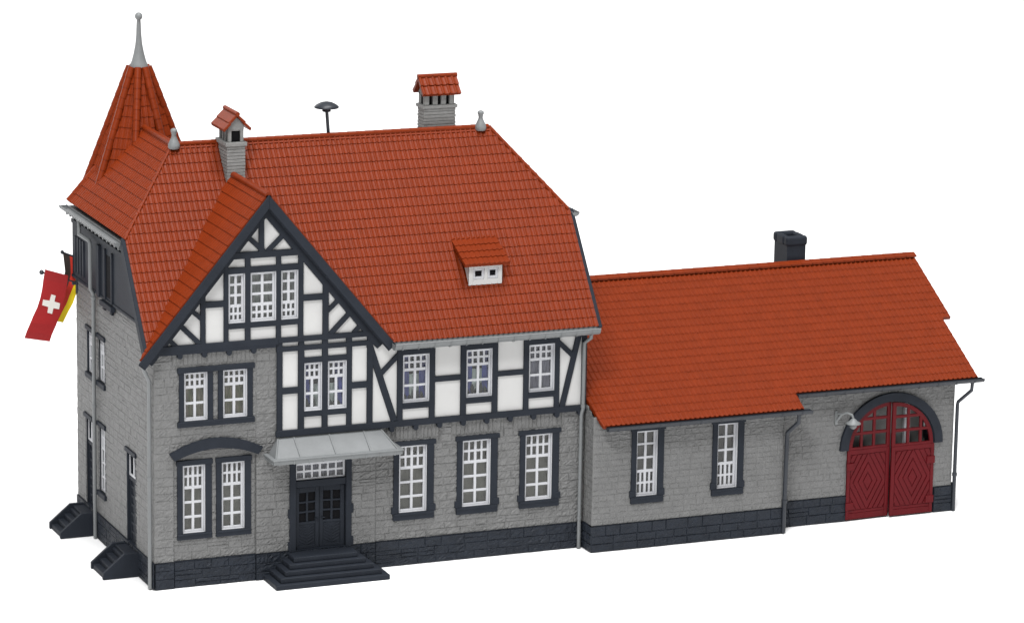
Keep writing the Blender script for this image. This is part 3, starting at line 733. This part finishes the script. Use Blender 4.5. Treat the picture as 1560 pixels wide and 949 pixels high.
tiles(dr, (0, .50, 11.20), (1, 0, 0), (0, 1.52/q, .70/q), [[(12.24, 0), (14.06, 0), (14.06, q), (12.24, q)]], pitch=.203, course=.40, kind='wave', lip=.03, thick=.07)
dr.build('dormer_roof', 'roof', do, fix=False)

# =================================================================== THE GOODS SHED
GSH = thing('goods_shed', (25, 4, 0), 'long low grey stone shed with plain red tiled roof and arched red double gate', 'building')
AY, BY, HB = -.836, -.1085, 1.035
ZA_ = lambda y: 5.70+.5565*y
gw = MB()
WA = [(18.80, 19.68), (22.19, 23.05)]
stones(gw, front(AY), (17.02, 25.02, HB, 5.3), [(a-.1, b+.1, 1.95, 4.7) for a, b in WA], course=.235, wmin=.25, wmax=.6, depth=.016, rough=.013, rnd=R)
stones(gw, leftw(17.02), (-.62, 0, 5.28, 5.46), rnd=R); stones(gw, leftw(17.02), (-.36, 0, 5.46, 5.62), rnd=R); stones(gw, leftw(17.02), (AY, 0, HB, 5.28), course=.235, wmin=.25, wmax=.6, depth=.014, rough=.01, rnd=R)
gh = [(28.22, 31.98, .9, 3.5), (28.6, 31.5, 3.5, 4.4), (29.2, 30.9, 4.4, 4.85)]
stones(gw, front(BY), (25.02, 32.83, HB, 5.6), gh, course=.245, wmin=.25, wmax=.6, depth=.016, rough=.013, rnd=R)
gw.add([(17.05, AY, 5.0), (17.05, .02, 5.0), (17.05, .02, ZA_(.02)), (17.05, AY, ZA_(AY))], [(0, 1, 2, 3)])
gw.add([(25.02, AY-.02, HB), (25.02, BY, HB), (25.02, BY, 5.6), (25.02, AY-.02, 5.2)], [(0, 1, 2, 3)])
gw.add([(32.83, BY-.02, 0), (32.83, 11.7, 0), (32.83, 11.7, 5.3), (32.83, 5.81, 8.9), (32.83, BY-.02, 5.6)], [(0, 1, 2, 3, 4)])
gw.add([(17.02, 11.7, 0), (32.83, 11.7, 0), (32.83, 11.7, 5.3), (17.02, 11.7, 5.3)], [(0, 1, 2, 3)])
gw.build('stone_wall', 'stone', GSH, fix=False)
gp = MB()
stones(gp, front(AY-.03), (17.0, 25.03, 0, HB), course=.34, wmin=.5, wmax=1.0, depth=.028, rough=.018, rnd=R)
stones(gp, leftw(17.0), (AY-.04, 0, 0, HB), course=.34, depth=.03, rnd=R)
gp.add([(16.97, AY-.06, HB), (25.03, AY-.06, HB), (25.03, AY+.2, HB), (16.97, AY+.2, HB)], [(0, 1, 2, 3)]); gp.add([(25.03, AY-.05, 0), (25.03, BY, 0), (25.03, BY, HB), (25.03, AY-.05, HB)], [(0, 1, 2, 3)])
gp.add([(16.97, AY-.06, HB), (17.1, AY-.06, HB), (17.1, 0, HB), (16.97, 0, HB)], [(0, 1, 2, 3)])
gp.build('plinth', 'plinth', GSH, fix=False)
for a, b in ((25.02, 28.18), (32.06, 32.86)):
    gp = MB()
    stones(gp, front(BY-.03), (a, b, 0, HB), course=.34, wmin=.5, wmax=1.0, depth=.028, rough=.018, rnd=R)
    gp.add([(a, BY-.06, HB), (b, BY-.06, HB), (b, BY+.2, HB), (a, BY+.2, HB)], [(0, 1, 2, 3)])
    gp.add([(a, BY-.05, 0), (a, BY+.3, 0), (a, BY+.3, HB), (a, BY-.05, HB)], [(0, 1, 2, 3)]); gp.add([(b, BY-.05, 0), (b, BY+.3, 0), (b, BY+.3, HB), (b, BY-.05, HB)], [(0, 1, 2, 3)])
    gp.build('plinth', 'plinth', GSH, fix=False)
for a, b in WA:
    surround_window(GSH, front(AY), a, b, 2.04, 4.62, [(2.07, 2.99, 4, 2), (2.99, 4.59, 2, 3)], 'cur_shed', wl=.21, wr=.25, wt=.2, wb=.26, ear=.05, depth=.2)
# --- gate arch, leaves
ga = MB(); cxg, zcg = 30.06, 2.88; n = 30
def ringpt(r, rz, t): return (cxg+r*math.cos(t), zcg+rz*math.sin(t))
for i in range(n):
    t0, t1 = PI*i/n, PI*(i+1)/n
    a = [ringpt(1.90, 1.84, t0), ringpt(1.90, 1.84, t1), ringpt(2.25, 2.17, t1), ringpt(2.25, 2.17, t0)]
    ga.hexa([(x, BY-.15, z) for x, z in a], [(x, BY+.02, z) for x, z in a])
    a = [ringpt(1.86, 1.80, t0), ringpt(1.86, 1.80, t1), ringpt(2.0, 1.95, t1), ringpt(2.0, 1.95, t0)]
    ga.hexa([(x, BY-.05, z) for x, z in a], [(x, BY+.76, z) for x, z in a])
ga.box(28.14, 28.24, BY+.02, BY+.76, .0, 2.9); ga.box(31.98, 32.08, BY+.02, BY+.76, 0, 2.9)
ga.build('gate_arch', 'timber', GSH)
def gate_leaf(sgn, ang):
    W = 1.90; hx = cxg+sgn*1.91; c, s_ = math.cos(ang), math.sin(ang)
    m = MB()
    def P(u, w, d): return (hx-sgn*u*c+0*s_, BY-.03-u*s_-d, w)
    def bx(a0, a1, b0, b1, da, db): m.hexa([P(a0, b0, da), P(a1, b0, da), P(a1, b1, da), P(a0, b1, da)], [P(a0, b0, db), P(a1, b0, db), P(a1, b1, db), P(a0, b1, db)])
    bx(0, W, .06, 2.86, .03, -.03)
    bx(0, .14, .06, 2.86, .07, .0); bx(W-.16, W, .06, 2.86, .07, .0); bx(.14, W-.16, .06, .30, .06, .0); bx(.14, W-.16, 2.68, 2.86, .066, .0); bx(.14, W-.16, .31, .42, .05, .0)
    # nested diamond boards
    u0, u1, w0, w1 = .16, W-.18, .44, 2.66; uc, wc = (u0+u1)/2, (w0+w1)/2
    asp = (w1-w0)/(u1-u0)
    def clipq(poly):
        def cl(pts, f, g):
            out = []
            for i in range(len(pts)):
                a, b = pts[i], pts[(i+1) % len(pts)]; fa, fb = f(a), f(b)
                if fa >= 0: out.append(a)
                if (fa >= 0) != (fb >= 0):
                    t = fa/(fa-fb); out.append((a[0]+(b[0]-a[0])*t, a[1]+(b[1]-a[1])*t))
            return out
        for f in (lambda p: p[0]-u0, lambda p: u1-p[0], lambda p: p[1]-w0, lambda p: w1-p[1]):
            if poly: poly = cl(poly, f, None)
        return poly
    k = 0.0; rb_ = .225; pm = MB()
    while k < 1.5:
        r0, r1 = k, k+rb_-.045
        for sx in (-1, 1):
            for sz in (-1, 1):
                q = clipq([(uc+sx*r0*.0, wc+sz*r0*1.8), (uc+sx*r0, wc), (uc+sx*r1, wc), (uc, wc+sz*r1*1.8)])
                if len(q) >= 3: pm.prism([P(a, b, .028) for a, b in q], tuple(Vector(P(0, 0, .062))-Vector(P(0, 0, .028))))
        k += rb_
    # glazed head: quarter of the arch with a grid of bars
    def top(u):
        x = 1.91-u; return 2.86+1.80*math.sqrt(max(0, 1-(x/1.87)**2))
    nb = 22
    for i in range(nb):                                  # curved outer rim
        t0, t1 = PI/2*i/nb, PI/2*(i+1)/nb
        q = []
        for r, t in ((1.0, t0), (1.0, t1), (.915, t1), (.915, t0)): q.append((1.91-1.86*r*math.cos(t), 2.86+1.80*r*math.sin(t)))
        m.hexa([P(a, b, .05) for a, b in q], [P(a, b, -.05) for a, b in q])
    bx(W-.15, W, 2.86, 4.64, .055, -.05); bx(.1, W-.1, 2.86, 2.96, .052, -.05)
    for u in (.62, 1.18): bx(u-.055, u+.055, 2.9, top(u)-.04, .04, -.05)
    for w in (3.50, 4.06):
        u_ = 1.91-1.80*math.sqrt(max(0, 1-((w-2.86)/1.80)**2)); bx(u_, W-.1, w-.055, w+.055, .045, -.05)
    o = m.build('gate_leaf', 'red', GSH, bevel=.006)
    pm.build('panel', 'red', o)
    h = MB()
    def bh(a0, a1, b0, b1): h.hexa([P(a0, b0, .06), P(a1, b0, .06), P(a1, b1, .06), P(a0, b1, .06)], [P(a0, b0, .11), P(a1, b0, .11), P(a1, b1, .11), P(a0, b1, .11)])
    for w in (.45, 2.05): bh(-.03, .32, w, w+.30)
    h.build('hinge', 'red', o, bevel=.012)
gate_leaf(-1, math.radians(-3)); gate_leaf(1, math.radians(1.0))
gi = MB(); gi.box(28.0, 32.2, BY+.75, BY+.8, .0, 5.0); gi.build('inner_wall', 'inside', GSH)
gi = MB(); gi.box(30.95, 31.2, BY+.55, BY+.7, .0, 4.9); gi.build('inner_strip', 'white', GSH)  # white upright strip behind the gate's glazed head
# --- roof
gr = MB(); SA = .5565; sa = math.hypot(1, SA); ZA = lambda y: 5.840+SA*y; va = lambda y: (y+1.40)*sa
tiles(gr, (0, -1.40, ZA(-1.40)), (1, 0, 0), (0, 1/sa, SA/sa),
      [[(17.18, 0), (25.58, 0), (25.58, va(-.62)), (17.09, va(-.62))], [(17.09, va(-.62)), (33.56, va(-.62)), (33.56, va(0)), (17.02, va(0))], [(17.02, va(0)), (33.56, va(0)), (33.56, va(2.46)), (17.02, va(2.46))], [(17.02, va(2.46)), (33.94, va(2.46)), (33.94, va(5.81)), (17.02, va(5.81))]],
      pitch=.205, course=.425, kind='flatpan', lip=.017, thick=.10, jit=.002)
tiles(gr, (0, 12.24, ZA(-.62)), (1, 0, 0), (0, -1/sa, SA/sa), [[(17.02, 0), (33.94, 0), (33.94, va(5.81)-va(-.62)), (17.02, va(5.81)-va(-.62))]], pitch=.26, course=.425, lip=.045, samples=4, thick=.1)
gr.build('roof', 'roof', GSH, fix=False)
rc = MB(); n = 36
for i in range(n):
    a = 17.05+(33.95-17.05)*i/n; b = 17.05+(33.95-17.05)*(i+1)/n
    for sg in (-1, 1):
        y1 = 5.81+sg*.26
        rc.hexa([(a, 5.81, 9.20), (b+.02, 5.81, 9.19), (b+.02, y1, 9.09), (a, y1, 9.10)], [(a, 5.81, 9.13), (b+.02, 5.81, 9.12), (b+.02, y1, 9.02), (a, y1, 9.03)])
rc.build('ridge_cap', 'roof', GSH)
g = MB(); gutter(g, (17.30, -1.50, 5.02), (25.85, -1.50, 5.02), .15, step=.9); g.box(17.3, 25.5, -1.36, AY, 4.92, 4.98); g.build('gutter', 'darkmetal', GSH, fix=False)
g = MB(); gutter(g, (25.60, -.72, 5.46), (33.74, -.72, 5.46), .15, step=.9); g.box(25.05, 33.5, -.6, BY, 5.36, 5.42); g.build('gutter', 'darkmetal', GSH, fix=False)
pipe(GSH, [(25.35, -1.45, 4.90), (25.35, -1.42, 4.55), (25.10, -.98, 4.05), (25.10, -.98, 3.9), (25.10, -.90, .04)], .085, 'darkmetal', [((25.1, -.94, 1.3), .11)])
pipe(GSH, [(33.28, -.70, 5.35), (33.28, -.66, 5.0), (32.94, -.22, 4.45), (32.93, -.20, 4.3), (32.93, -.20, .02)], .075, 'darkmetal', [((32.93, -.2, 1.5), .1)])
pb = MB(); pb.box(32.865, 33.02, -.19, .1, .0, 1.1); pb.build('pipe_guard', 'timber', GSH, bevel=.01)
c = MB(); c.box(28.36, 29.19, 6.05, 7.25, 8.2, 9.76); 
cc = c.build('chimney', 'timber', GSH, bevel=.02)
c = MB()
for a, b, y0, y1 in ((28.30, 29.25, 5.99, 6.30), (28.30, 29.25, 6.98, 7.31), (28.30, 28.56, 6.30, 6.98), (28.99, 29.25, 6.30, 6.98)): c.box(a, b, y0, y1, 9.72, 10.12)
c.build('chimney_cap', 'timber', cc, bevel=.11, seg=3)

# =================================================================== THINGS FIXED TO THE TWO BUILDINGS
LP = thing('wall_lamp', (27.62, -.14, 4.2), 'small pale grey shaded lamp on a bracket beside the red gate arch', 'lamp')
b = MB(); b.box(27.56, 27.68, -.20, -.12, 3.95, 4.52); b.tube([(27.62, -.18, 4.10), (27.72, -.42, 4.42), (27.86, -.62, 4.52), (28.0, -.74, 4.46), (28.04, -.78, 4.30)], .05, 8); b.tube([(27.62, -.18, 4.4), (27.74, -.42, 4.44)], .04, 8)
b.build('bracket', 'zinc', LP, bevel=.01)
b = MB(); b.lathe([(.06, .20), (.10, .17), (.16, .10), (.29, .03), (.30, -.01), (.27, -.02), (.13, .02)], (28.04, -.78, 4.12), 22); b.build('lamp_shade', 'zinc', LP)
b = MB(); b.lathe([(.12, .02), (.15, -.06), (.14, -.14), (.09, -.20), (.02, -.23)], (28.04, -.78, 4.12), 18); b.build('bulb', 'tin', LP)

SI = thing('roof_siren', (8.42, 5.0, 15.4), 'dark grey mushroom-shaped siren on a short pole behind the main roof ridge', 'siren')
b = MB(); b.tube([(8.46, 5.0, 15.2), (8.36, 5.0, 16.46)], .065, 12); b.build('pole', 'darkmetal', SI)
b = MB(); b.lathe([(.13, 0), (.165, .01), (.165, .14), (.46, .15), (.47, .19), (.38, .27), (.22, .35), (.06, .385), (.0, .39)], (8.35, 5.0, 16.44), 26); b.build('siren_head', 'darkmetal', SI)

def ribbon(mb, rows, mi=0, th=.03, k0=0, k1=1):
    """rows: list of (left point, right point) going down the cloth; k0..k1 picks a lengthwise stripe"""
    f, bk = [], []
    for a, b in rows:
        a, b = Vector(a), Vector(b); f += [a+(b-a)*k0, a+(b-a)*k1]
    n = len(rows); o = [tuple(p+Vector((0, th, 0))) for p in f]
    vs = [tuple(p) for p in f]+o; m = 2*n; fs = []
    for i in range(n-1):
        fs += [(2*i, 2*i+1, 2*i+3, 2*i+2), (m+2*i, m+2*i+2, m+2*i+3, m+2*i+1), (2*i, 2*i+2, m+2*i+2, m+2*i), (2*i+1, m+2*i+1, m+2*i+3, 2*i+3)]
    fs += [(0, m, m+1, 1), (2*n-2, 2*n-1, m+2*n-1, m+2*n-2)]
    mb.add(vs, fs, mi, False)
FY = 9.8
FL = thing('flag', (0, FY, 9.4), 'red banner with a white cross on a short black pole at the tower corner', 'flag', 'flags on the tower corner')
b = MB(); b.tube([(-1.40, FY, 9.93), (-.05, FY, 9.44)], .035, 8); b.lathe([(.02, -.10), (.07, -.07), (.10, 0), (.07, .07), (.02, .10)], (-1.42, FY, 9.935), 14)
b.box(-.07, .0, FY-.07, FY+.07, 9.02, 9.68); b.box(-.22, -.05, FY-.05, FY+.05, 9.36, 9.50); b.build('pole', 'darkmetal', FL, bevel=.01)
rowsL = [(-1.29, 10.05), (-1.35, 9.66), (-1.41, 9.28), (-1.50, 8.93), (-1.62, 8.58), (-1.77, 8.30), (-1.90, 8.04), (-2.05, 7.69), (-2.12, 7.41)]
rowsR = [(-.39, 9.75), (-.43, 9.40), (-.50, 9.05), (-.58, 8.72), (-.66, 8.42), (-.77, 8.14), (-.90, 7.83), (-1.06, 7.48), (-1.14, 7.21)]
wy = [.0, .05, .03, 0, 0, -.02, -.06, -.03, .06]
b = MB()
for k in range(8): ribbon(b, [((l[0], FY-.06+w, l[1]), (r[0], FY-.06+w*.4, r[1])) for l, r, w in zip(rowsL, rowsR, wy)], 0, .03, k/8, (k+1)/8)
cl = b.build('cloth', 'flagred', FL)
cr_ = [(-1.06, 9.06), (-.90, 9.0), (-.95, 8.77), (-.73, 8.69), (-.77, 8.46), (-.99, 8.52), (-1.05, 8.30), (-1.23, 8.36), (-1.19, 8.58), (-1.43, 8.67), (-1.39, 8.88), (-1.14, 8.82)]
b = MB(); b.prism([(x, FY-.085, z) for x, z in cr_], (0, .09, 0)); b.build('white_cross', 'flagwhite', cl)
GL = thing('flag', (.3, 10.26, 10.2), 'black, red and yellow banner hanging behind the white-cross flag at the tower corner', 'flag', 'flags on the tower corner')
b = MB(); b.tube([(-.47, 10.26, 10.56), (.45, 10.26, 10.16)], .035, 8); b.lathe([(.02, -.08), (.06, -.05), (.08, 0), (.06, .05), (.02, .08)], (-.47, 10.26, 10.56), 12); b.box(.38, .52, 10.12, 10.32, 9.9, 10.4); b.build('pole', 'darkmetal', GL)
rL = [(-.44, 10.54), (-.40, 10.2), (-.36, 9.8), (-.44, 9.40), (-.62, 9.0), (-.78, 8.65), (-.93, 8.36), (-1.12, 7.98)]
rR = [(.34, 10.2), (.35, 9.9), (.30, 9.45), (.17, 9.12), (.03, 8.80), (-.07, 8.53), (-.25, 8.22), (-.47, 7.80)]
b = MB()
for k, mi in enumerate((0, 1, 2)): ribbon(b, [((l[0], 10.26, l[1]), (r[0], 10.24, r[1])) for l, r in zip(rL, rR)], mi, .03, k/3, (k+1)/3)
b.build('cloth', ['flagblack', 'flagorange', 'flagyellow'], GL)
# =================================================================== GROUND, LIGHT, CAMERA
me = bpy.data.meshes.new('ground')
gx0, gx1, gy0, gy1 = -260, 300, -180, 330
me.from_pydata([(gx0*S, gy0*S, -.012*S), (gx1*S, gy0*S, -.012*S), (gx1*S, gy1*S, -.012*S), (gx0*S, gy1*S, -.012*S)], [], [(0, 1, 2, 3)])
M['paper'] = mat('white_paper', (.93, .93, .93), .9, .004, .05, 0, 8, .1); me.materials.append(M['paper'])
go = bpy.data.objects.new('ground', me); COL.objects.link(go); go['kind'] = 'structure'

wd = bpy.data.worlds.new('World'); sc.world = wd; wd.use_nodes = True
bg = wd.node_tree.nodes['Background']; bg.inputs['Color'].default_value = (1, 1, 1, 1); bg.inputs['Strength'].default_value = .36
def area(name, loc, target, size, power, col=(1, 1, 1)):
    l = bpy.data.lights.new(name, 'AREA'); l.shape = 'SQUARE'; l.size = size; l.energy = power; l.color = col
    o = bpy.data.objects.new(name, l); COL.objects.link(o); o.location = loc
    o.rotation_euler = (Vector(target)-Vector(loc)).to_track_quat('-Z', 'Y').to_euler(); return o
T = Vector((17*S, 3*S, 5*S))
area('area_lamp', T+Vector((-1.35, -1.8, 2.5)), T, .8, 84)
area('area_lamp', T+Vector((.1, -.5, 3.0)), T, 1.2, 122)
area('area_lamp', T+Vector((-.8, 2.8, .95)), T, 2.4, 22)  # lamp added low behind the building for sheen on the left roof slope

cam = bpy.data.cameras.new('camera'); co = bpy.data.objects.new('camera', cam); COL.objects.link(co)
co.location = Vector((-40.7175, -132.0444, 42.3638))*S
co.rotation_euler = (1.34430, -.015746, -.38891)
cam.sensor_width = 36; cam.sensor_fit = 'HORIZONTAL'; cam.lens = 5980.95/1560*36
cam.clip_start = .05; cam.clip_end = 50
sc.camera = co
sc.view_settings.view_transform = 'Standard'; sc.view_settings.look = 'None'; sc.view_settings.exposure = 0; sc.view_settings.gamma = 1
